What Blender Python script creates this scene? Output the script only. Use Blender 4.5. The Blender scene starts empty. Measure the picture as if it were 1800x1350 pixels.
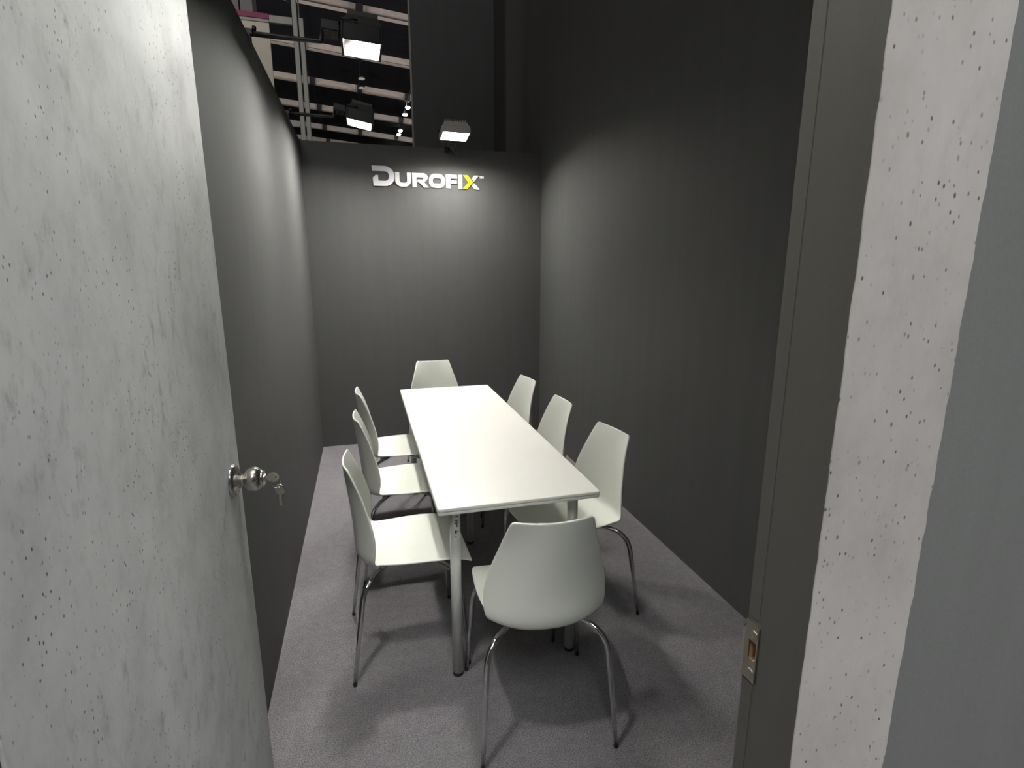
import bpy, bmesh, math, random
from mathutils import Vector, Matrix
random.seed(7)
S = bpy.context.scene
COL = S.collection
D2R = math.radians

# ------------------------------------------------------------------ camera
CAM_H = 1.55
PITCH, YAW, FPX = 0.2152, -0.2669, 947.0
cd = bpy.data.cameras.new('camera')
cam = bpy.data.objects.new('camera', cd)
COL.objects.link(cam)
cam.location = (0, 0, CAM_H)
cam.rotation_euler = (math.pi / 2 - PITCH, 0.0, YAW)
cd.sensor_fit = 'HORIZONTAL'
cd.sensor_width = 36.0
cd.lens = FPX / 1800.0 * 36.0
cd.clip_start = 0.02
cd.clip_end = 200
S.camera = cam

# ------------------------------------------------------------------ view + world
S.view_settings.view_transform = 'Standard'
S.view_settings.look = 'None'
S.view_settings.gamma = 1.0
S.view_settings.use_curve_mapping = False
S.view_settings.exposure = 0.0
w = bpy.data.worlds.new('hall_air')
S.world = w
w.use_nodes = True
w.node_tree.nodes['Background'].inputs[0].default_value = (0.95, 1.0, 1.0, 1)
w.node_tree.nodes['Background'].inputs[1].default_value = 0.03

FLOOD = 465.0      # radiance of the booth floodlight lenses


def area_lamp(name, loc, target, size, power, color=(1, 1, 1)):
    l = bpy.data.lights.new(name, 'AREA')
    l.shape = 'SQUARE'
    l.size = size
    l.energy = power
    l.color = color
    o = bpy.data.objects.new(name, l)
    o.location = loc
    o.rotation_euler = (Vector(target) - Vector(loc)).to_track_quat('-Z', 'Y').to_euler()
    COL.objects.link(o)
    return o


# unseen exhibition hall lighting outside the booth, with two added uplights
area_lamp('unseen_hall_light', (-0.6, -2.4, 5.4), (0.4, 1.0, 0.9), 2.0, 140, (0.95, 1.0, 0.97))
area_lamp('unseen_hall_light', (4.5, -3.0, 6.5), (0.0, 1.0, 1.0), 2.0, 240, (1.0, 0.98, 0.97))
area_lamp('unseen_hall_light', (-9.0, 12.0, 3.0), (1.0, 26.0, 8.5), 3.0, 1000, (1.0, 0.93, 0.87))  # added uplight hidden behind the left wall, brightens the roof purlins
area_lamp('unseen_hall_light', (9.0, 13.0, 3.0), (0.5, 26.0, 8.5), 3.0, 950, (1.0, 0.93, 0.87))  # second added uplight, out of view behind the tall wall, for the purlins
area_lamp('unseen_hall_light', (-3.0, 1.0, 6.8), (0.6, 6.5, 3.5), 2.0, 60, (1.0, 0.95, 0.9))


# ------------------------------------------------------------------ materials
def nodes_of(m):
    m.use_nodes = True
    nt = m.node_tree
    return nt, nt.nodes['Principled BSDF']


def coord(nt, scale=(1, 1, 1), rot=(0, 0, 0)):
    tc = nt.nodes.new('ShaderNodeTexCoord')
    mp = nt.nodes.new('ShaderNodeMapping')
    mp.inputs['Scale'].default_value = scale
    mp.inputs['Rotation'].default_value = rot
    nt.links.new(tc.outputs['Object'], mp.inputs['Vector'])
    return mp.outputs['Vector']


def noise(nt, vec, scale, detail=3, rough=0.55):
    n = nt.nodes.new('ShaderNodeTexNoise')
    n.inputs['Scale'].default_value = scale
    n.inputs['Detail'].default_value = detail
    n.inputs['Roughness'].default_value = rough
    nt.links.new(vec, n.inputs['Vector'])
    return n.outputs['Fac']


def ramp(nt, fac, stops):
    r = nt.nodes.new('ShaderNodeValToRGB')
    els = r.color_ramp.elements
    while len(els) > len(stops):
        els.remove(els[-1])
    while len(els) < len(stops):
        els.new(0.5)
    for e, (p, c) in zip(els, stops):
        e.position = p
        e.color = (c[0], c[1], c[2], 1) if len(c) == 3 else c
    nt.links.new(fac, r.inputs['Fac'])
    return r.outputs['Color']


def mix(nt, fac, a, b, mode='MIX'):
    n = nt.nodes.new('ShaderNodeMix')
    n.data_type = 'RGBA'
    n.blend_type = mode
    for val, sock in ((fac, n.inputs['Factor']), (a, n.inputs['A']), (b, n.inputs['B'])):
        pass
    ins = [s for s in n.inputs if s.type == 'RGBA']
    if isinstance(fac, (int, float)):
        n.inputs[0].default_value = fac
    else:
        nt.links.new(fac, n.inputs[0])
    for val, s in ((a, ins[0]), (b, ins[1])):
        if isinstance(val, tuple):
            s.default_value = (*val[:3], 1)
        else:
            nt.links.new(val, s)
    return [o for o in n.outputs if o.type == 'RGBA'][0]


def bump(nt, bsdf, height, strength, dist=0.002):
    b = nt.nodes.new('ShaderNodeBump')
    b.inputs['Strength'].default_value = strength
    b.inputs['Distance'].default_value = dist
    nt.links.new(height, b.inputs['Height'])
    nt.links.new(b.outputs['Normal'], bsdf.inputs['Normal'])


def plain(name, col, rough=0.5, metal=0.0, var=0.06, nscale=6.0, spec=0.5, vscale=(1, 1, 1), bstr=0.0, bscale=200):
    m = bpy.data.materials.new(name)
    nt, b = nodes_of(m)
    v = coord(nt, vscale)
    f = noise(nt, v, nscale)
    lo = tuple(c * (1 - var) for c in col)
    hi = tuple(min(1, c * (1 + var)) for c in col)
    nt.links.new(ramp(nt, f, [(0.3, lo), (0.7, hi)]), b.inputs['Base Color'])
    b.inputs['Roughness'].default_value = rough
    b.inputs['Metallic'].default_value = metal
    b.inputs['Specular IOR Level'].default_value = spec
    if bstr:
        bump(nt, b, noise(nt, coord(nt), bscale, 2), bstr)
    return m


def concrete(name, base, dark, light, tilt, pits=0.0, drift=0.55):
    m = bpy.data.materials.new(name)
    nt, b = nodes_of(m)
    v = coord(nt, (1, 1, 0.75), (tilt, 0, 0))
    vs = coord(nt, (1, 1, 0.45), (tilt, 0, 0))
    vp = coord(nt, (1, 1, 0.6), (tilt, 0, 0))
    big = noise(nt, v, 4.2, 7, 0.68)
    c = ramp(nt, big, [(0.30, dark), (0.52, base), (0.74, light)])
    # drifts of trowel streaks
    streak = noise(nt, vs, 38, 4, 0.7)
    zone = noise(nt, v, 4.5, 3, 0.6)
    zr = ramp(nt, zone, [(0.44, (0, 0, 0)), (0.62, (1, 1, 1))])
    sr = ramp(nt, streak, [(0.52, (0, 0, 0)), (0.68, (drift, drift, drift))])
    smask = mix(nt, 1.0, zr, sr, 'MULTIPLY')
    c = mix(nt, smask, c, tuple(x * 0.55 for x in base))
    # air-hole pits in clusters, two sizes
    pm = None
    for sc_, r0, r1, k0, z0, st, off in ((150, 0.13, 0.24, 0.42, 0.47 - pits, 6.5, 0.0), (62, 0.06, 0.13, 0.55, 0.42 - pits, 4.0, 3.7)):
        vo = nt.nodes.new('ShaderNodeTexVoronoi')
        vo.inputs['Scale'].default_value = sc_
        vv = nt.nodes.new('ShaderNodeVectorMath')
        vv.inputs[1].default_value = (off, off, off)
        nt.links.new(vp, vv.inputs[0])
        nt.links.new(vv.outputs[0], vo.inputs['Vector'])
        pit = ramp(nt, vo.outputs['Distance'], [(r0, (1, 1, 1)), (r1, (0, 0, 0))])
        sep = nt.nodes.new('ShaderNodeSeparateColor')
        nt.links.new(vo.outputs['Color'], sep.inputs[0])
        keep = ramp(nt, sep.outputs[0], [(k0, (0, 0, 0)), (k0 + 0.5, (1, 1, 1))])
        z2 = ramp(nt, noise(nt, vv.outputs[0], st, 3, 0.6), [(z0, (0.04, 0.04, 0.04)), (z0 + 0.15, (0.95, 0.95, 0.95))])
        q = mix(nt, 1.0, mix(nt, 1.0, pit, keep, 'MULTIPLY'), z2, 'MULTIPLY')
        pm = q if pm is None else mix(nt, 1.0, pm, q, 'LIGHTEN')
    c = mix(nt, pm, c, tuple(x * 0.16 for x in base))
    nt.links.new(c, b.inputs['Base Color'])
    b.inputs['Roughness'].default_value = 0.46
    b.inputs['Specular IOR Level'].default_value = 0.35
    hgt = mix(nt, 0.5, mix(nt, 1.0, (1, 1, 1), pm, 'SUBTRACT'), noise(nt, vs, 60, 4, 0.7))
    bump(nt, b, hgt, 0.28, 0.002)
    return m


def carpet(name):
    m = bpy.data.materials.new(name)
    nt, b = nodes_of(m)
    v = coord(nt)
    fine = noise(nt, v, 240, 3, 0.8)
    mid = noise(nt, v, 26, 4, 0.65)
    big = noise(nt, v, 2.4, 3, 0.55)
    c = ramp(nt, fine, [(0.32, (0.068, 0.065, 0.071)), (0.68, (0.42, 0.395, 0.418))])
    c = mix(nt, 1.0, c, ramp(nt, mid, [(0.3, (0.82, 0.82, 0.82)), (0.7, (1.0, 1.0, 1.0))]), 'MULTIPLY')
    c = mix(nt, 1.0, c, ramp(nt, big, [(0.3, (0.88, 0.88, 0.88)), (0.7, (1.0, 1.0, 1.0))]), 'MULTIPLY')
    nt.links.new(c, b.inputs['Base Color'])
    b.inputs['Roughness'].default_value = 0.95
    b.inputs['Specular IOR Level'].default_value = 0.15
    bump(nt, b, fine, 0.6, 0.004)
    return m


def wallpaint(name, col, rough=0.5):
    m = bpy.data.materials.new(name)
    nt, b = nodes_of(m)
    streak = noise(nt, coord(nt, (1, 1, 0.06)), 14, 5, 0.6)
    c = ramp(nt, streak, [(0.3, tuple(x * 0.95 for x in col)), (0.7, tuple(x * 1.05 for x in col))])
    fine = noise(nt, coord(nt), 260, 2, 0.6)
    c = mix(nt, 1.0, c, ramp(nt, fine, [(0.3, (0.93, 0.93, 0.93)), (0.7, (1, 1, 1))]), 'MULTIPLY')
    nt.links.new(c, b.inputs['Base Color'])
    b.inputs['Roughness'].default_value = rough
    b.inputs['Specular IOR Level'].default_value = 0.25
    bump(nt, b, noise(nt, coord(nt), 180, 2), 0.08, 0.002)
    return m


def emitter(name, col, strength):
    m = bpy.data.materials.new(name)
    nt, b = nodes_of(m)
    b.inputs['Base Color'].default_value = (*col, 1)
    b.inputs['Emission Color'].default_value = (*col, 1)
    b.inputs['Emission Strength'].default_value = strength
    return m


M_WALL = wallpaint('dark_wall_paint', (0.078, 0.0775, 0.0765), 0.72)
M_TALL = wallpaint('tall_wall_paint', (0.095, 0.096, 0.098), 0.6)
M_JAMB = wallpaint('jamb_paint', (0.105, 0.100, 0.092), 0.42)
M_GREY = wallpaint('grey_panel_paint', (0.225, 0.230, 0.226), 0.38)
M_CARPET = carpet('carpet')
M_DOOR = concrete('door_concrete_foil', (0.55, 0.565, 0.56), (0.38, 0.395, 0.39), (0.64, 0.655, 0.645), 0.5, 0.05, 0.75)
M_STRIP = concrete('strip_concrete_foil', (0.57, 0.535, 0.52), (0.45, 0.425, 0.41), (0.65, 0.62, 0.605), 0.15, 0.16, 0.2)
M_EDGE = plain('door_edge_dark', (0.05, 0.045, 0.05), 0.6)
M_TOP = plain('white_laminate', (0.765, 0.755, 0.71), 0.38, var=0.015, nscale=3)
M_BAND = plain('edge_band', (0.66, 0.67, 0.64), 0.4, var=0.03)
M_LEG = plain('powder_coated_tube', (0.60, 0.60, 0.57), 0.38, var=0.03)
M_RUB = plain('black_rubber', (0.012, 0.012, 0.012), 0.6)
M_CHAIR = plain('white_plastic', (0.79, 0.80, 0.735), 0.36, var=0.015, bstr=0.02, bscale=400)
M_CHROME = plain('chrome', (0.62, 0.62, 0.62), 0.10, 1.0, var=0.02)
M_STEEL = plain('brushed_steel', (0.60, 0.58, 0.54), 0.24, 1.0, var=0.08, nscale=30, vscale=(30, 1, 1))
M_BRASS = plain('nickel_key', (0.66, 0.62, 0.52), 0.3, 1.0, var=0.05)
M_PLATE = plain('strike_steel', (0.56, 0.53, 0.44), 0.34, 1.0, var=0.06, nscale=20)
M_WOOD = plain('raw_wood', (0.50, 0.33, 0.19), 0.8, var=0.2, nscale=60, vscale=(1, 1, 0.2))
M_BLACK = plain('black_metal', (0.022, 0.022, 0.023), 0.45, 0.3, var=0.15)
M_HOUS = plain('lamp_housing', (0.016, 0.016, 0.015), 0.45, 0.4, var=0.1)
M_SINK = plain('heat_sink_grey', (0.05, 0.047, 0.045), 0.5, 0.2, var=0.05)
M_LITSINK = plain('lit_housing', (0.42, 0.395, 0.37), 0.5, 0.0, var=0.05)  # paler copy of the lamp housing, light falling on it put into the colour
M_ALU = plain('aluminium_profile', (0.30, 0.28, 0.25), 0.4, 0.2, var=0.08, nscale=12, vscale=(1, 1, 0.1))
M_CREAM = plain('cream_panel', (0.84, 0.74, 0.62), 0.6, var=0.03)
M_PINK = plain('magenta_strip', (0.33, 0.04, 0.12), 0.55, var=0.08)
M_GBOX = plain('grey_box', (0.24, 0.21, 0.22), 0.6, var=0.06)
M_ROOF = plain('dark_roof', (0.006, 0.006, 0.0085), 0.95, var=0.3, nscale=3, vscale=(0.05, 4, 1), spec=0.1)
M_BEAM = plain('purlin_paint', (0.36, 0.32, 0.295), 0.6, var=0.1, nscale=8)
M_SIGNW = plain('white_acrylic', (0.72, 0.72, 0.70), 0.35, var=0.01)
M_SIGND = plain('silver_white_acrylic', (0.80, 0.78, 0.84), 0.35, var=0.02)
M_SIGNY = plain('yellow_acrylic', (0.74, 0.60, 0.01), 0.35, var=0.02)
M_PRINT = plain('black_print', (0.05, 0.05, 0.05), 0.6)
M_LABEL = plain('clear_label', (0.66, 0.65, 0.60), 0.3, var=0.02)
M_LENS = emitter('led_lens', (1.0, 0.985, 0.925), FLOOD)
M_SPOT = emitter('hall_spot_lens', (0.97, 1.0, 0.88), 60)
M_DISC = plain('unlit_diffuser', (0.75, 0.72, 0.68), 0.5)


# ------------------------------------------------------------------ mesh helpers
def add_box(bm, x0, x1, y0, y1, z0, z1, bev=0.0, seg=2):
    r = bmesh.ops.create_cube(bm, size=1.0)
    vs = r['verts']
    for v in vs:
        v.co = Vector(((x0 + x1) / 2 + v.co.x * (x1 - x0), (y0 + y1) / 2 + v.co.y * (y1 - y0), (z0 + z1) / 2 + v.co.z * (z1 - z0)))
    if bev:
        es = list({e for v in vs for e in v.link_edges})
        bmesh.ops.bevel(bm, geom=es, offset=bev, segments=seg, affect='EDGES', profile=0.5)


def add_tube(bm, pts, radii, seg=12, cap=True):
    pts = [Vector(p) for p in pts]
    if not isinstance(radii, (list, tuple)):
        radii = [radii] * len(pts)
    rings = []
    up = None
    for i, p in enumerate(pts):
        if i == 0:
            t = pts[1] - p
        elif i == len(pts) - 1:
            t = p - pts[i - 1]
        else:
            t = (pts[i + 1] - p).normalized() + (p - pts[i - 1]).normalized()
        t.normalize()
        if up is None:
            up = Vector((0, 0, 1)) if abs(t.z) < 0.9 else Vector((1, 0, 0))
        a = t.cross(up).normalized()
        bb = a.cross(t).normalized()
        up = bb
        rings.append([bm.verts.new(p + (a * math.cos(2 * math.pi * k / seg) + bb * math.sin(2 * math.pi * k / seg)) * radii[i]) for k in range(seg)])
    for i in range(len(rings) - 1):
        for k in range(seg):
            f = bm.faces.new((rings[i][k], rings[i][(k + 1) % seg], rings[i + 1][(k + 1) % seg], rings[i + 1][k]))
            f.smooth = True
    if cap:
        bm.faces.new(list(reversed(rings[0])))
        bm.faces.new(rings[-1])


def add_lathe(bm, prof, seg=32, axis='Z', origin=(0, 0, 0)):
    """prof: list of (radius, height)"""
    o = Vector(origin)
    rings = []
    for r, h in prof:
        ring = []
        for k in range(seg):
            a = 2 * math.pi * k / seg
            c, s = r * math.cos(a), r * math.sin(a)
            p = {'Z': (c, s, h), 'X': (h, c, s), 'Y': (s, h, c)}[axis]
            ring.append(bm.verts.new(o + Vector(p)))
        rings.append(ring)
    for i in range(len(rings) - 1):
        for k in range(seg):
            f = bm.faces.new((rings[i][k], rings[i][(k + 1) % seg], rings[i + 1][(k + 1) % seg], rings[i + 1][k]))
            f.smooth = True
    bm.faces.new(list(reversed(rings[0])))
    bm.faces.new(rings[-1])


def obj(name, bm, mat, parent=None, loc=None, rot=None):
    bmesh.ops.recalc_face_normals(bm, faces=bm.faces)
    me = bpy.data.meshes.new(name)
    bm.to_mesh(me)
    bm.free()
    o = bpy.data.objects.new(name, me)
    me.materials.append(mat)
    COL.objects.link(o)
    if parent:
        o.parent = parent
    if loc is not None:
        o.location = loc
    if rot is not None:
        o.rotation_euler = rot
    return o


def box(name, mat, parent, x0, x1, y0, y1, z0, z1, bev=0.0, seg=2):
    bm = bmesh.new()
    add_box(bm, x0, x1, y0, y1, z0, z1, bev, seg)
    return obj(name, bm, mat, parent)


def thing(name, label, cat, loc=(0, 0, 0), rotz=0.0, group=None):
    o = bpy.data.objects.new(name, None)
    COL.objects.link(o)
    o.empty_display_size = 0.1
    o.location = loc
    o.rotation_euler = (0, 0, rotz)
    o['label'] = label
    o['category'] = cat
    if group:
        o['group'] = group
    return o


def structure(o, label=None):
    o['kind'] = 'structure'
    if label:
        o['label'] = label
    return o


def flat_shape(name, outlines, depth, mat, parent, xf):
    """filled 2-D outlines (holes by overlap) extruded to a solid; xf places it"""
    cu = bpy.data.curves.new(name, 'CURVE')
    cu.dimensions = '2D'
    cu.fill_mode = 'BOTH'
    cu.extrude = depth / 2
    for pts in outlines:
        sp = cu.splines.new('POLY')
        sp.points.add(len(pts) - 1)
        for p, q in zip(sp.points, pts):
            p.co = (q[0], q[1], 0, 1)
        sp.use_cyclic_u = True
    tmp = bpy.data.objects.new(name, cu)
    COL.objects.link(tmp)
    dg = bpy.context.evaluated_depsgraph_get()
    me = bpy.data.meshes.new_from_object(tmp.evaluated_get(dg))
    bpy.data.objects.remove(tmp)
    bpy.data.curves.remove(cu)
    me.transform(xf)
    me.materials.clear()
    me.materials.append(mat)
    me.name = name
    o = bpy.data.objects.new(name, me)
    COL.objects.link(o)
    o.parent = parent
    return o


# ------------------------------------------------------------------ room shell
XL, XR, YB, HW = -0.408, 1.578, 4.783, 2.51
XJ, YJ0, YJ1 = 0.4385, 0.405, 0.492          # right jamb face, front and back of the front wall
XD = -0.366                                  # left jamb face

bm = bmesh.new()
add_box(bm, -14, 14, -8, 48, -0.05, 0.0)
structure(obj('floor', bm, M_CARPET), 'dark grey fleck carpet')
bm = bmesh.new()
add_box(bm, XL - 0.05, XL, YJ1, YB, 0, HW)
structure(obj('wall_left', bm, M_WALL), 'dark grey painted booth wall on the left')
bm = bmesh.new()
add_box(bm, XL - 0.05, XR, YB, YB + 0.05, 0, HW)
structure(obj('wall_back', bm, M_WALL), 'dark grey painted end wall under the sign')
bm = bmesh.new()
add_box(bm, XR, XR + 0.06, YJ1, 6.62, 0, 5.2)
structure(obj('wall_right', bm, M_WALL), 'tall dark grey wall on the right')
bm = bmesh.new()
add_box(bm, 0.655, XR, 6.556, 6.62, 0, 5.2)
wf = structure(obj('wall_rear', bm, M_TALL), 'tall dark panel standing behind the end wall')
box('edge_profile', M_ALU, wf, 0.640, 0.655, 6.550, 6.62, 0, 5.2, 0.002)['label'] = 'thin aluminium edge profile'
# front wall around the doorway
bm = bmesh.new()
add_box(bm, XJ + 0.022, XR + 0.06, YJ0, YJ1, 0, 5.2)
wfr = structure(obj('wall_front', bm, M_GREY), 'smooth grey outer wall panel right of the doorway')
bm = bmesh.new()
add_box(bm, -2.6, XD - 0.022, YJ0, YJ1, 0, HW)
add_box(bm, XD - 0.022, XJ + 0.022, YJ0, YJ1, 2.32, 5.2)  # unseen header, carried up high to keep hall light out of the booth
structure(obj('trim_4', bm, M_GREY), 'outer wall left of and over the doorway, unseen header raised against hall light')
bm = bmesh.new()
add_box(bm, XD - 0.022, XD, YJ0, YJ1, 0, 2.32, 0.002)
structure(obj('trim_2', bm, M_JAMB), 'left door jamb')

# concrete-look facing strip with a slightly ragged cut edge
bm = bmesh.new()
n = 150
zs = [HW * i / n for i in range(n + 1)]
lo, hi = [], []
for z in zs:
    lo.append((XJ + random.uniform(-0.0006, 0.0006), z))
    hi.append((0.579 + random.uniform(-0.0012, 0.0010), z))
fr = [[bm.verts.new((x, YJ0 - 0.0012, z)) for x, z in lo], [bm.verts.new((x, YJ0 - 0.0012, z)) for x, z in hi]]
bk = [[bm.verts.new((x, YJ0, z)) for x, z in lo], [bm.verts.new((x, YJ0, z)) for x, z in hi]]
for i in range(n):
    bm.faces.new((fr[0][i], fr[1][i], fr[1][i + 1], fr[0][i + 1]))
    bm.faces.new((fr[0][i], fr[0][i + 1], bk[0][i + 1], bk[0][i]))
    bm.faces.new((fr[1][i], bk[1][i], bk[1][i + 1], fr[1][i + 1]))
structure(obj('trim_3', bm, M_STRIP), 'pale concrete-look facing strip beside the doorway')

# right jamb with a mortise pocket behind the strike plate
ZS = 1.088
py0, py1 = 0.4735, 0.4845
pz0, pz1 = ZS - 0.014, ZS + 0.014
bm = bmesh.new()
ys = [YJ0, py0, py1, YJ1]
zz = [0.0, pz0, pz1, 2.32]
g = [[bm.verts.new((XJ, y, z)) for y in ys] for z in zz]
for i in range(3):
    for j in range(3):
        if not (i == 1 and j == 1):
            bm.faces.new((g[i][j], g[i + 1][j], g[i + 1][j + 1], g[i][j + 1]))
back = [[bm.verts.new((XJ + 0.022, y, z)) for y in (YJ0, YJ1)] for z in (0.0, 2.32)]
bm.faces.new((back[0][0], back[0][1], back[1][1], back[1][0]))
bm.faces.new([g[0][0], g[1][0], g[2][0], g[3][0], back[1][0], back[0][0]])
bm.faces.new([g[0][3], back[0][1], back[1][1], g[3][3], g[2][3], g[1][3]])
bm.faces.new([g[3][0], g[3][1], g[3][2], g[3][3], back[1][1], back[1][0]])
jamb = structure(obj('trim_1', bm, M_JAMB), 'dark grey painted right door jamb')
bm = bmesh.new()
p = [[bm.verts.new((x, y, z)) for y in (py0, py1) for z in (pz0, pz1)] for x in (XJ, XJ + 0.020)]
for a, b_ in ((0, 1), (1, 3), (3, 2), (2, 0)):
    bm.faces.new((p[0][a], p[0][b_], p[1][b_], p[1][a]))
bm.faces.new((p[1][0], p[1][1], p[1][3], p[1][2]))
obj('mortise', bm, M_WOOD, jamb)['label'] = 'raw wood inside the latch hole'
# worn batten along the inner edge of the jamb
bm = bmesh.new()
add_box(bm, XJ - 0.0008, XJ + 0.0005, 0.4735, YJ1, 0.0, pz0 - 0.031, 0.0004)
add_box(bm, XJ - 0.0008, XJ + 0.0005, 0.4735, YJ1, pz1 + 0.029, 2.32, 0.0004)
obj('stop_batten', bm, M_JAMB, jamb)
# strike plate
bm = bmesh.new()
ys = [0.4705, 0.4725, 0.4850, YJ1 + 0.0005]
zz = [ZS - 0.042, ZS - 0.013, ZS + 0.013, ZS + 0.036]
for xq in (XJ - 0.0022,):
    gg = [[bm.verts.new((xq, y, z)) for y in ys] for z in zz]
    for i in range(3):
        for j in range(3):
            if not (i == 1 and j == 1):
                bm.faces.new((gg[i][j], gg[i][j + 1], gg[i + 1][j + 1], gg[i + 1][j]))
# curled lip past the inner edge
lip = [bm.verts.new((XJ - 0.003 + 0.004 * k, YJ1 + 0.004 + 0.003 * k, z)) for k in (0, 1) for z in (ZS - 0.018, ZS + 0.024)]
e0, e1 = bm.verts.new((XJ - 0.0022, YJ1 + 0.0005, ZS - 0.018)), bm.verts.new((XJ - 0.0022, YJ1 + 0.0005, ZS + 0.024))
bm.faces.new((e0, lip[0], lip[1], e1))
bm.faces.new((lip[0], lip[2], lip[3], lip[1]))
r = bmesh.ops.extrude_face_region(bm, geom=bm.faces[:])
bmesh.ops.translate(bm, verts=[v for v in r['geom'] if isinstance(v, bmesh.types.BMVert)], vec=(0.0016, 0, 0))
sp_ = obj('strike_plate', bm, M_PLATE, jamb)
sp_['label'] = 'steel latch strike plate'
for zc in (ZS - 0.0295, ZS + 0.0235):
    bm = bmesh.new()
    add_lathe(bm, [(0.0056, 0.0), (0.0056, -0.0007), (0.0040, -0.0016), (0.0026, -0.0006), (0.0012, -0.0008)], 18, 'X', (XJ - 0.0022, 0.4775, zc))
    obj('screw', bm, M_PLATE, sp_)

# ------------------------------------------------------------------ open door
DL, DA = Vector((-0.327, 0.497, 0)), -D2R(2.09)
bm = bmesh.new()
add_box(bm, -0.004, 0.0, 0.0, 0.803, 0.012, 2.30)
door = structure(obj('door_1', bm, M_DOOR, None, DL, (0, 0, DA)), 'open door faced in pale concrete-look foil')
box('door_core', M_EDGE, door, -0.036, -0.004, -0.002, 0.803, 0.012, 2.30)['label'] = 'dark painted door edge'
KY, KZ = 0.742, 1.088
bm = bmesh.new()
KC = 0.0435
kp = [(0.0095, 0.012), (0.0122, 0.016), (0.0125, 0.021), (0.0118, 0.0245)]
for k in range(15):
    a = D2R(154 - k * 8.2)
    kp.append((0.0276 * math.sin(a) ** 0.85, KC + 0.0205 * math.cos(a)))
kp += [(0.0185, 0.0615), (0.0185, 0.0635), (0.0150, 0.0648), (0.0135, 0.0640)]
add_lathe(bm, kp, 48, 'X', (0, KY, KZ))
knob = obj('door_knob', bm, M_STEEL, door)
knob['label'] = 'round brushed steel door knob'
bm = bmesh.new()
add_lathe(bm, [(0.0365, 0.0), (0.0365, 0.002), (0.0340, 0.006), (0.0280, 0.010), (0.0200, 0.0135), (0.0160, 0.0165), (0.0140, 0.019), (0.0090, 0.019)], 40, 'X', (0, KY, KZ))
obj('rose', bm, M_STEEL, knob)
bm = bmesh.new()
add_lathe(bm, [(0.0085, 0.060), (0.0085, 0.0670), (0.0070, 0.0680), (0.002, 0.0680)], 24, 'X', (0, KY, KZ))
obj('lock_cylinder', bm, M_BRASS, knob)['label'] = 'lock cylinder in the knob end'


def key_bm(bow_r, blade, teeth=True):
    """flat key in the YZ plane, bow centre at origin, blade pointing -Z"""
    pts = []
    for k in range(20):
        a = math.pi / 2 + D2R(25) + (2 * math.pi) * 0 + k / 19 * 2 * math.pi * 0.86 - D2R(25)
        pts.append((bow_r * math.cos(a + math.pi + D2R(25)), bow_r * math.sin(a + math.pi + D2R(25)) * 0.95))
    a0 = pts[0], pts[-1]
    wb = bow_r * 0.30
    out = [(wb, -bow_r * 0.9)]
    for k in range(24):
        a = -math.pi / 2 + D2R(24) + k / 23 * (2 * math.pi - D2R(48))
        out.append((bow_r * math.cos(a), bow_r * math.sin(a)))
    out += [(-wb, -bow_r * 0.9), (-wb, -bow_r - blade + 0.003), (0, -bow_r - blade)]
    if teeth:
        z = -bow_r - blade + 0.003
        for k in range(4):
            out += [(wb, z), (wb * 0.45, z + 0.0022), (wb, z + 0.0036)]
            z += 0.0044
    return out


def hole(cx, cy, r):
    return [(cx + r * math.cos(2 * math.pi * k / 14), cy + r * math.sin(2 * math.pi * k / 14)) for k in range(14)]


keys = thing('key_pair', 'pair of small metal keys, one pushed into the steel door knob lock, one dangling', 'keys',
             Matrix.Rotation(DA, 4, 'Z') @ Vector((0.0, KY, KZ)) + DL, DA)
Kx = 0.0825
m1 = Matrix.Translation((Kx, 0, 0)) @ Matrix.Rotation(D2R(18), 4, 'X') @ Matrix(((0, 1, 0, 0), (0, 0, 1, 0), (1, 0, 0, 0), (0, 0, 0, 1)))
flat_shape('key', [key_bm(0.0125, 0.010, False), hole(0.001, 0.0065, 0.0034)], 0.0022, M_BRASS, keys, m1)
m2 = Matrix.Translation((Kx + 0.013, -0.004, -0.029)) @ Matrix.Rotation(D2R(-32), 4, 'Z') @ Matrix(((1, 0, 0, 0), (0, 0, 1, 0), (0, 1, 0, 0), (0, 0, 0, 1)))
flat_shape('key', [key_bm(0.0130, 0.027), hole(-0.001, 0.0085, 0.0028)], 0.0022, M_BRASS, keys, m2)
bm = bmesh.new()
add_tube(bm, [(Kx + 0.006 + 0.0098 * math.cos(t), -0.001 + 0.003 * math.sin(t), -0.0105 + 0.0125 * math.sin(t)) for t in [2 * math.pi * k / 24 for k in range(25)]], 0.0008, 8)
obj('ring', bm, M_STEEL, keys)

# ------------------------------------------------------------------ table
TX0, TX1, TY0, TY1, TZ = 0.2045, 0.811, 1.715, 3.625, 0.735
tcx, tcy = (TX0 + TX1) / 2, (TY0 + TY1) / 2
table = thing('meeting_table', 'long white rectangular meeting table with round tubular legs, ringed by chairs', 'table', (tcx, tcy, 0))
hx, hy = (TX1 - TX0) / 2, (TY1 - TY0) / 2


def slab(x, y, z0, z1, rc, bev):
    bm = bmesh.new()
    add_box(bm, -x, x, -y, y, z0, z1)
    ve = [e for e in bm.edges if abs(e.verts[0].co.z - e.verts[1].co.z) > 1e-4]
    bmesh.ops.bevel(bm, geom=ve, offset=rc, segments=5, affect='EDGES', profile=0.5)
    if bev:
        he = [e for e in bm.edges if abs(e.verts[0].co.z - e.verts[1].co.z) < 1e-5 and len(e.link_faces) == 2 and
              any(abs(f.normal.z) > 0.9 for f in e.link_faces) and any(abs(f.normal.z) < 0.1 for f in e.link_faces)]
        bmesh.ops.bevel(bm, geom=he, offset=bev, segments=2, affect='EDGES', profile=0.5)
    return bm


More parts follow.
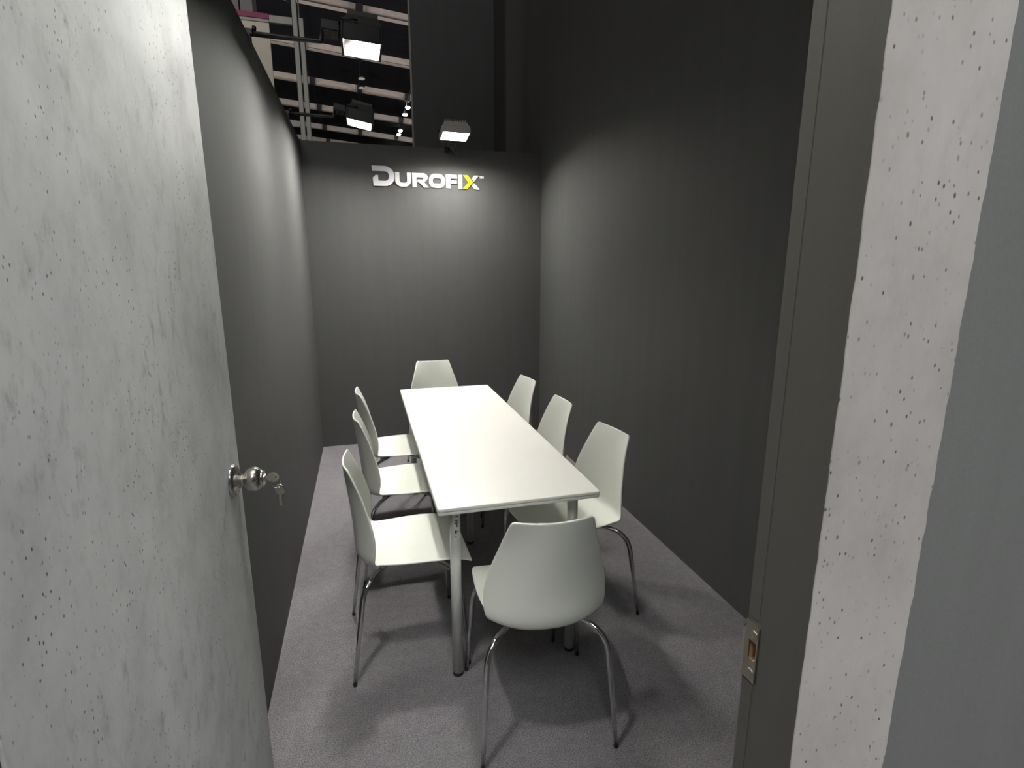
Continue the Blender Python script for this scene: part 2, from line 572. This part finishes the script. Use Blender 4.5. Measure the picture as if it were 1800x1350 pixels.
bm = slab(hx, hy, TZ - 0.013, TZ, 0.012, 0.0035)
obj('tabletop', bm, M_TOP, table)
bm = slab(hx - 0.001, hy - 0.001, TZ - 0.026, TZ - 0.0135, 0.012, 0.003)
obj('edge_band', bm, M_BAND, table)['label'] = 'greyer under-layer of the tabletop edge'
legs = [(0.276 - tcx, 1.802 - tcy), (0.742 - tcx, 1.818 - tcy), (0.276 - tcx, 3.572 - tcy), (0.742 - tcx, 3.572 - tcy), (0.515 - tcx, 2.789 - tcy)]
leg0 = None
foot0 = None
for i, (lx, ly) in enumerate(legs):
    if i == 0:
        bm = bmesh.new()
        add_lathe(bm, [(0.020, 0.014), (0.020, TZ - 0.034), (0.0185, TZ - 0.034), (0.0185, TZ - 0.026)], 28)
        leg0 = obj('leg', bm, M_LEG, table, (lx, ly, 0))
        bm = bmesh.new()
        add_lathe(bm, [(0.0195, 0.0), (0.0205, 0.002), (0.0205, 0.012), (0.018, 0.015)], 24)
        foot0 = obj('foot', bm, M_RUB, leg0)
        foot0['label'] = 'black plastic foot'
    else:
        l = leg0.copy()
        COL.objects.link(l)
        l.location = (lx, ly, 0)
        l.parent = table
        f = foot0.copy()
        COL.objects.link(f)
        f.parent = l
# small printed label wrapped on the front left leg
st = bmesh.new()
seg = []
for zc in (0.585, 0.675):
    seg.append([st.verts.new((0.0203 * math.cos(a), 0.0203 * math.sin(a), zc)) for a in [D2R(-118 + 12 * k) for k in range(9)]])
for k in range(8):
    st.faces.new((seg[0][k], seg[0][k + 1], seg[1][k + 1], seg[1][k]))
stk = obj('printed_label', st, M_LABEL, leg0)
stk['label'] = 'small printed sticker on the leg'
bm = bmesh.new()
for (z0, z1, a0, a1) in ((0.668, 0.672, -92, -60), (0.652, 0.656, -95, -62), (0.640, 0.649, -100, -88), (0.628, 0.651, -82, -70), (0.640, 0.652, -66, -58),
                         (0.604, 0.616, -98, -78), (0.608, 0.613, -74, -60), (0.592, 0.595, -96, -80), (0.598, 0.600, -70, -60)):
    qs = [[bm.verts.new((0.0206 * math.cos(D2R(a)), 0.0206 * math.sin(D2R(a)), z)) for a in (a0, (a0 + a1) / 2, a1)] for z in (z0, z1)]
    for k in range(2):
        bm.faces.new((qs[0][k], qs[0][k + 1], qs[1][k + 1], qs[1][k]))
obj('print', bm, M_PRINT, stk)

# ------------------------------------------------------------------ chair
# profile rows: centre y, centre z, half width, edge forward offset, edge rise
ROWS = [
    (-0.2320, 0.8205, 0.118, 0.018, 0.006),
    (-0.2315, 0.8150, 0.1285, 0.020, 0.006),
    (-0.2290, 0.795, 0.136, 0.028, 0.004),
    (-0.2225, 0.735, 0.154, 0.050, 0.0),
    (-0.2150, 0.665, 0.178, 0.065, 0.0),
    (-0.2080, 0.600, 0.197, 0.075, 0.0),
    (-0.2040, 0.545, 0.2050, 0.076, 0.0),
    (-0.2040, 0.500, 0.203, 0.070, 0.0),
    (-0.2030, 0.466, 0.196, 0.065, 0.008),
    (-0.1930, 0.441, 0.190, 0.064, 0.021),
    (-0.1680, 0.4305, 0.186, 0.056, 0.030),
    (-0.1100, 0.4320, 0.190, 0.022, 0.027),
    (-0.0300, 0.4370, 0.200, 0.0, 0.020),
    (0.0500, 0.4440, 0.207, 0.0, 0.013),
    (0.1200, 0.4470, 0.206, 0.0, 0.007),
    (0.1650, 0.4455, 0.203, 0.0, 0.003),
    (0.2050, 0.4370, 0.197, 0.0, 0.0),
    (0.2260, 0.4250, 0.190, 0.0, 0.0),
    (0.2305, 0.4190, 0.183, 0.0, 0.0),
]
US = [-1, -0.93, -0.75, -0.5, -0.25, 0, 0.25, 0.5, 0.75, 0.93, 1]


def shell_mesh():
    bm = bmesh.new()
    grid = []
    for (y, z, hw, ef, er) in ROWS:
        row = []
        for u in US:
            k = abs(u) ** (2.1 + 0.6 * min(1, max(0, (0.66 - z) / 0.14)))
            row.append(bm.verts.new((u * hw, y + ef * k, z + er * k)))
        grid.append(row)
    for i in range(len(grid) - 1):
        for j in range(len(US) - 1):
            f = bm.faces.new((grid[i][j], grid[i][j + 1], grid[i + 1][j + 1], grid[i + 1][j]))
            f.smooth = True
    return bm


def chair_leg_path(sx, sy):
    fx, fy = (0.221, -0.232) if sy < 0 else (0.226, 0.205)
    top = Vector((sx * 0.040, sy * 0.040, 0.4155))
    bend = Vector((sx * 0.194, sy * 0.176, 0.404))
    foot = Vector((sx * fx, fy, 0.012))
    a, b = (top - bend).normalized(), (foot - bend).normalized()
    rr = 0.088
    p0, p1 = bend + a * rr, bend + b * rr
    pts, rad = [top], [0.0082]
    for t in [i / 8 for i in range(9)]:
        pts.append(p0 * (1 - t) ** 2 + bend * 2 * t * (1 - t) + p1 * t * t)
        rad.append(0.0090 + 0.0014 * t)
    for t in (0.3, 0.6, 1.0):
        pts.append(p1.lerp(foot, t))
        rad.append(0.0104 - 0.0030 * t)
    return pts, rad


def make_chair():
    c = thing('chair', '', 'chair')
    s = obj('seat_shell', shell_mesh(), M_CHAIR, c)
    so = s.modifiers.new('thickness', 'SOLIDIFY')
    so.thickness = 0.008
    so.offset = -1
    sub = s.modifiers.new('smooth', 'SUBSURF')
    sub.levels = 2
    sub.render_levels = 2
    bm = bmesh.new()
    add_box(bm, -0.06, 0.06, -0.065, 0.065, 0.4080, 0.4235, 0.004)
    obj('mounting_plate', bm, M_BLACK, c)
    for sy in (-1, 1):
        for sx in (-1, 1):
            pts, rad = chair_leg_path(sx, sy)
            bm = bmesh.new()
            add_tube(bm, pts, rad, 14)
            l = obj('leg', bm, M_CHROME, c)
            bm = bmesh.new()
            f = Vector(pts[-1])
            add_lathe(bm, [(0.0066, 0.0), (0.0078, 0.002), (0.0080, 0.014), (0.0062, 0.018)], 14, 'Z', (f.x, f.y, 0.0))
            obj('foot', bm, M_RUB, l)['label'] = 'black rubber foot'
            bm = bmesh.new()
            add_lathe(bm, [(0.011, 0.4140), (0.013, 0.4190), (0.013, 0.4330), (0.010, 0.4370)], 14, 'Z', (sx * 0.115, sy * 0.104, 0))
            obj('spacer', bm, M_LEG, c)
    return c


def copy_tree(o, parent=None):
    c = o.copy()
    COL.objects.link(c)
    if parent:
        c.parent = parent
    for ch in [x for x in bpy.data.objects if x.parent == o]:
        copy_tree(ch, c)
    return c


chair = make_chair()
SEATS = [
    (0.519, 1.587, -4.5, 'white plastic shell chair nearest the camera, its back turned, at the near table end'),
    (0.116, 2.065, -88.7, 'nearest of the three white chairs on the left side of the table'),
    (0.146, 2.715, -86.5, 'middle of the three white chairs on the left side of the table'),
    (0.152, 3.275, -86.0, 'farthest of the three white chairs on the left side of the table'),
    (0.864, 2.132, 98.4, 'nearest of the three white chairs on the right side, along the dark wall'),
    (0.835, 2.732, 92.2, 'middle of the three white chairs on the right side, along the dark wall'),
    (0.820, 3.332, 97.0, 'farthest of the three white chairs on the right side, along the dark wall'),
    (0.505, 3.985, 181.3, 'white chair at the far table end, its back to the end wall below the sign'),
]
kids = {}
for o in list(bpy.data.objects):
    if o.parent:
        kids.setdefault(o.parent.name, []).append(o)


def dup(o, parent=None):
    c = o.copy()
    COL.objects.link(c)
    if parent:
        c.parent = parent
    for ch in kids.get(o.name, []):
        dup(ch, c)
    return c


for i, (x, y, a, lab) in enumerate(SEATS):
    c = chair if i == 0 else dup(chair)
    c.location = (x, y, 0)
    c.rotation_euler = (0, 0, D2R(a))
    c['label'] = lab
    c['group'] = 'white shell chairs around the table'


# ------------------------------------------------------------------ wall sign
sign = thing('wall_sign', 'white and yellow raised letter sign on the dark end wall', 'sign', (0.126, YB, 2.193))
SX, SZ, DEP = 0.000655, 0.000612, 0.010
XF = Matrix(((1, 0, 0, 0), (0, 0, 1, -DEP / 2), (0, 1, 0, 0), (0, 0, 0, 1)))


def arc(cx, cy, rx, ry, a0, a1, n=10):
    return [(cx + rx * math.cos(D2R(a0 + (a1 - a0) * k / n)), cy + ry * math.sin(D2R(a0 + (a1 - a0) * k / n))) for k in range(n + 1)]


def sc(pts):
    return [((x - 165) * SX, y * SZ) for x, y in pts]


def letter(name, outs, mat):
    return flat_shape(name, [sc(p) for p in outs], DEP, mat, sign, XF)


letter('letter_d', [[(165, 253), (320, 253)] + arc(320, 133, 116, 120, 90, 0) + arc(320, 120, 116, 120, 0, -90) +
                    [(178, 0), (172, 102), (208, 137), (238, 137), (240, 66), (318, 66)] + arc(318, 120, 52, 54, -90, 0, 6) +
                    arc(318, 133, 52, 54, 0, 90, 6) + [(168, 187)]], M_SIGND)
letter('letter_u', [[(445, 183), (499, 183), (499, 82)] + arc(528, 80, 29, 29, 180, 270, 6) + arc(562, 80, 29, 29, 270, 360, 6) +
                    [(591, 183), (641, 183), (641, 84)] + arc(559, 82, 82, 82, 0, -90, 8) + arc(527, 82, 82, 82, -90, -180, 8)], M_SIGNW)
letter('letter_r', [[(658, 183), (798, 183)] + arc(800, 132, 52, 51, 90, -40, 8) + [(806, 66), (862, 0), (806, 0), (744, 64), (722, 64), (722, 100), (785, 100)] +
                    arc(785, 115, 14, 15, -90, 90, 6) + [(712, 130), (712, 0), (658, 0)]], M_SIGNW)
letter('letter_o', [arc(944, 104, 74, 79, 90, 180, 8) + arc(944, 79, 74, 79, 180, 270, 8) + arc(997, 79, 74, 79, 270, 360, 8) + arc(997, 104, 74, 79, 0, 90, 8),
                    arc(944, 96, 30, 32, 90, 180, 6) + arc(944, 87, 30, 32, 180, 270, 6) + arc(998, 87, 30, 32, 270, 360, 6) + arc(998, 96, 30, 32, 0, 90, 6)], M_SIGNW)
letter('letter_f', [[(1088, 183), (1228, 183), (1228, 131), (1142, 131), (1142, 105), (1225, 105), (1225, 62), (1142, 62), (1142, 0), (1088, 0)]], M_SIGNW)
letter('letter_i', [[(1248, 183), (1297, 183), (1297, 0), (1248, 0)]], M_SIGNW)
ch = letter('letter_x_chevron', [[(1310, 183), (1366, 183), (1440, 93), (1364, 0), (1306, 0), (1378, 92)]], M_SIGNY)
ch.name = 'chevron'
ch['label'] = 'yellow arrow half of the letter X'
letter('letter_x', [[(1456, 183), (1518, 183), (1452, 104), (1421, 141)], [(1452, 82), (1526, 0), (1462, 0), (1421, 47)]], M_SIGNW)
letter('trademark', [[(1524, 178), (1548, 178), (1548, 170), (1540, 170), (1540, 146), (1532, 146), (1532, 170), (1524, 170)],
                     [(1551, 146), (1551, 178), (1559, 178), (1566, 164), (1573, 178), (1581, 178), (1581, 146), (1574, 146), (1574, 164), (1566, 151), (1558, 164), (1558, 146)]], M_SIGNW)


# ------------------------------------------------------------------ booth floodlights
def floodlight(name, label, loc, rotz, arm, tilt, cable=False, deep=0.060, inset=0.040, skin=None):
    t = thing(name, label, 'lamp', loc, rotz, 'arm floodlights on the booth walls')
    # clamp on the wall top
    bm = bmesh.new()
    add_box(bm, -0.058, 0.006, -0.022, 0.022, -0.004, 0.004, 0.001)
    add_box(bm, 0.002, 0.006, -0.022, 0.022, -0.045, 0.002, 0.001)
    add_box(bm, -0.030, 0.016, -0.016, 0.016, 0.004, 0.028, 0.003)
    add_lathe(bm, [(0.007, 0.028), (0.009, 0.034), (0.009, 0.044), (0.005, 0.047)], 12, 'Z', (0.022, 0, -0.004))
    obj('clamp', bm, M_BLACK, t)
    bm = bmesh.new()
    add_tube(bm, [(-0.02, 0, 0.012), (arm * 0.5, 0, 0.010), (arm, 0, 0.008), (arm + 0.014, 0, deep * 2 - 0.058)], [0.011, 0.011, 0.010, 0.009], 12)
    obj('arm', bm, M_BLACK, t)
    R = Matrix.Translation((arm + 0.012, 0, deep * 2 - 0.054)) @ Matrix.Rotation(-tilt, 4, 'Y')

    def part(nm, bm_, mt, par=t):
        bmesh.ops.transform(bm_, matrix=R, verts=bm_.verts)
        return obj(nm, bm_, mt, par)
    # driver box with ribs
    bm = bmesh.new()
    add_box(bm, -0.005, 0.075, -0.055, 0.055, -0.024, 0.018, 0.004)
    for k in range(5):
        add_box(bm, 0.006 + k * 0.014, 0.011 + k * 0.014, -0.050, 0.050, -0.030, -0.023)
    part('driver_box', bm, M_HOUS)
    # lamp head: rim, tapered heat sink, lens
    x0, x1, hw = 0.080, 0.256, 0.108
    bm = bmesh.new()
    add_box(bm, x0, x0 + 0.010, -hw, hw, -deep - 0.006, 0.004, 0.002)
    add_box(bm, x1 - 0.010, x1, -hw, hw, -deep - 0.006, 0.004, 0.002)
    add_box(bm, x0 + 0.010, x1 - 0.010, -hw, -hw + 0.010, -deep - 0.006, 0.004, 0.002)
    add_box(bm, x0 + 0.010, x1 - 0.010, hw - 0.010, hw, -deep - 0.006, 0.004, 0.002)
    head = part('lamp_head', bm, skin or M_HOUS)
    bm = bmesh.new()
    b0 = [(x0 + 0.004, -hw + 0.004), (x1 - 0.004, -hw + 0.004), (x1 - 0.004, hw - 0.004), (x0 + 0.004, hw - 0.004)]
    b1 = [(x0 + 0.024, -hw + 0.026), (x1 - 0.020, -hw + 0.026), (x1 - 0.020, hw - 0.026), (x0 + 0.024, hw - 0.026)]
    v0 = [bm.verts.new((x, y, 0.0035)) for x, y in b0]
    v1 = [bm.verts.new((x, y, 0.042)) for x, y in b1]
    bm.faces.new(v1)
    bm.faces.new(v0)
    for k in range(4):
        bm.faces.new((v0[k], v0[(k + 1) % 4], v1[(k + 1) % 4], v1[k]))
    for k in range(9):
        yy = -hw + 0.032 + k * (2 * hw - 0.064) / 8
        add_box(bm, x0 + 0.026, x1 - 0.022, yy - 0.002, yy + 0.002, 0.040, 0.060)
    sink = part('heat_sink', bm, skin or M_SINK)
    bm = bmesh.new()
    add_box(bm, x0 + 0.0105 + inset, x1 - 0.0105, -hw + 0.0105, hw - 0.0105, -0.006, -0.002)
    lens = part('lens', bm, M_LENS, head)
    lens['label'] = 'glowing LED lens'
    # swivel bracket
    bm = bmesh.new()
    add_tube(bm, [(0.070, -0.05, 0.006), (0.084, -hw - 0.006, 0.008), (0.150, -hw - 0.008, 0.010)], 0.0045, 8)
    part('bracket', bm, M_BLACK)
    bm = bmesh.new()
    add_tube(bm, [(0.070, 0.05, 0.006), (0.084, hw + 0.006, 0.008), (0.150, hw + 0.008, 0.010)], 0.0045, 8)
    part('bracket', bm, M_BLACK)
    if cable:
        bm = bmesh.new()
        add_tube(bm, [(arm + 0.045, 0.03, -0.026), (arm - 0.02, 0.015, -0.045), (arm - 0.07, 0.045, -0.065), (arm - 0.12, 0.07, -0.055), (0.06, 0.05, -0.03), (0.0, 0.025, 0.008)], 0.0032, 8)
        obj('cable', bm, M_SINK, t)['label'] = 'thin grey hanging cable'
    return t


floodlight('floodlight', 'lit floodlight on a black arm from the left wall, the upper one in the photo', (XL, 2.785, HW + 0.004), 0, 0.290, -D2R(4))
floodlight('floodlight', 'lit floodlight on a black arm from the left wall, nearer the sign wall', (XL, 4.060, HW + 0.004), 0, 0.285, -D2R(11))
floodlight('floodlight', 'floodlight on the left wall above the open door, out of the picture', (XL, 1.100, HW + 0.004), 0, 0.040, 0.0, inset=0.070)
floodlight('floodlight', 'lit floodlight on the end wall top, above the white and yellow sign', (0.745, YB, HW + 0.004), -math.pi / 2, 0.215, D2R(8), True, 0.038, 0.0, M_LITSINK)

# ------------------------------------------------------------------ neighbouring stand behind the wall
NA = D2R(1.2)
tower = thing('stand_frame', 'aluminium post and cream panel of a neighbouring stand, rising over the left wall', 'exhibition stand', (-0.48, 6.52, 0), NA)


def post(x0, x1, y0, y1, z0, z1):
    bm = bmesh.new()
    add_box(bm, x0, x1, y0, y1, z0, z1, 0.004)
    return bm


obj('post', post(-0.055, -0.008, -0.03, 0.03, 0, 5.0), M_ALU, tower)
obj('post', post(0.004, 0.050, -0.02, 0.04, 0, 4.02), M_ALU, tower)
obj('post', post(-0.003, 0.012, 0.10, 0.15, 0, 5.0), M_ALU, tower)
obj('rail', post(-0.275, -0.055, -0.02, 0.02, 3.945, 4.015), M_ALU, tower)
obj('rail', post(-1.60, -0.275, -0.02, 0.02, 3.942, 3.972), M_ALU, tower)
bm = bmesh.new()
add_box(bm, -1.60, -0.280, -0.012, 0.012, 0.0, 3.940)
obj('cream_panel', bm, M_CREAM, tower)['label'] = 'cream infill panel'
bm = bmesh.new()
add_box(bm, -1.60, -0.278, -0.024, 0.02, 3.973, 4.022, 0.003)
obj('magenta_strip', bm, M_PINK, tower)['label'] = 'magenta strip along the panel top'
bm = bmesh.new()
add_box(bm, -0.190, -0.055, -0.015, 0.015, 2.985, 3.045, 0.003)
add_lathe(bm, [(0.009, -0.016), (0.006, -0.020)], 12, 'Y', (-0.145, 0, 3.015))
obj('bracket', bm, M_ALU, tower)
gb = thing('grey_cabinet', 'dull grey box standing on the magenta strip of the neighbouring stand', 'box', (-0.99, 6.70, 4.022), NA)
bm = bmesh.new()
add_box(bm, -0.6, -0.045, -0.15, 0.15, 0, 0.9, 0.004)
obj('side_panel', bm, M_GBOX, gb)
bm = bmesh.new()
add_box(bm, -0.030, 0.085, -0.17, 0.15, 0, 0.9, 0.004)
obj('side_panel', bm, M_GBOX, gb)

# ------------------------------------------------------------------ hall roof
ZR, SL = 8.66, -0.085
roof_ang = math.atan(-SL)
bm = bmesh.new()
add_box(bm, -25, 25, -10, 50, 0.0, 0.1)
roof = structure(obj('ceiling', bm, M_ROOF, None, (0, 0, ZR), (0, roof_ang, 0)), 'dark exhibition hall roof')
bm = bmesh.new()
add_box(bm, -25, 25, 48, 48.2, 0, 12)
structure(obj('wall_hall', bm, M_ROOF), 'dark end wall of the hall')
PY = [10.1, 13.7, 17.3, 20.7, 24.4, 28.15, 31.9, 35.2, 38.8, 42.4]
for y in PY:
    bm = bmesh.new()
    add_box(bm, -12, 9, y - 0.02, y + 0.02, -0.24, -0.01)
    add_box(bm, -12, 9, y - 0.09, y + 0.09, -0.255, -0.24)
    obj('beam', bm, M_BEAM, roof)
for x in (-1.43, 0.36, 2.24):
    bm = bmesh.new()
    add_box(bm, x - 0.012, x + 0.012, 6, 46, -0.30, -0.275)
    for y in PY:
        add_box(bm, x - 0.10, x + 0.10, y - 0.12, y + 0.12, -0.30, -0.02)
    obj('cable_track', bm, M_BLACK, roof)
# small unlit round lamps on the middle track
g_ = 'round lamps under the hall roof'
disc0 = None
DLAB = [f'small unlit round lamp under the dark roof, {t} in its column'
        for t in ('first from the top', 'second from the top', 'third from the top', 'third from the bottom', 'second from the bottom', 'lowest')]
for i, q in enumerate((18.4, 22.4, 23.5, 26.3, 27.4, 34.6)):
    if disc0 is None:
        disc0 = thing('downlight', DLAB[0], 'lamp', (0.40, q, 8.27), 0, g_)
        bm = bmesh.new()
        add_lathe(bm, [(0.10, 0.0), (0.125, 0.02), (0.125, 0.075), (0.05, 0.09)], 20)
        h_ = obj('housing', bm, M_BLACK, disc0)
        bm = bmesh.new()
        add_lathe(bm, [(0.112, -0.012), (0.112, 0.012)], 20)
        l_ = obj('diffuser', bm, M_DISC, disc0)
    else:
        d = disc0.copy()
        COL.objects.link(d)
        d.location = (0.40, q, 8.27)
        d['label'] = DLAB[i]
        for ch_ in (h_, l_):
            c_ = ch_.copy()
            COL.objects.link(c_)
            c_.parent = d
spot0 = None
labs = ['topmost of the tiny bright hall spotlights beside the tall dark panel', 'second from top of the tiny bright hall spotlights beside the tall panel',
        'third from top of the tiny bright hall spotlights beside the tall panel', 'lowest of the tiny bright hall spotlights beside the tall panel',
        'small lit round lamp just above the end wall top, left of the tall panel']
for i, (x, y, z) in enumerate(((2.30, 25.3, 8.18), (2.28, 26.5, 8.20), (2.28, 29.6, 8.22), (2.27, 30.6, 8.25), (2.30, 35.0, 8.22))):
    if spot0 is None:
        spot0 = thing('hall_spotlight', labs[0], 'lamp', (x, y, z), 0, 'lit hall spotlights')
        bm = bmesh.new()
        add_lathe(bm, [(0.10, 0.0), (0.13, 0.01), (0.12, 0.12), (0.06, 0.16)], 18)
        sh_ = obj('housing', bm, M_BLACK, spot0)
        bm = bmesh.new()
        add_lathe(bm, [(0.02, -0.075), (0.075, -0.055), (0.105, -0.01), (0.105, 0.015)], 18)
        sl_ = obj('lens', bm, M_SPOT, spot0)
    else:
        d = spot0.copy()
        COL.objects.link(d)
        d.location = (x, y, z)
        d['label'] = labs[i]
        for ch_ in (sh_, sl_):
            c_ = ch_.copy()
            COL.objects.link(c_)
            c_.parent = d
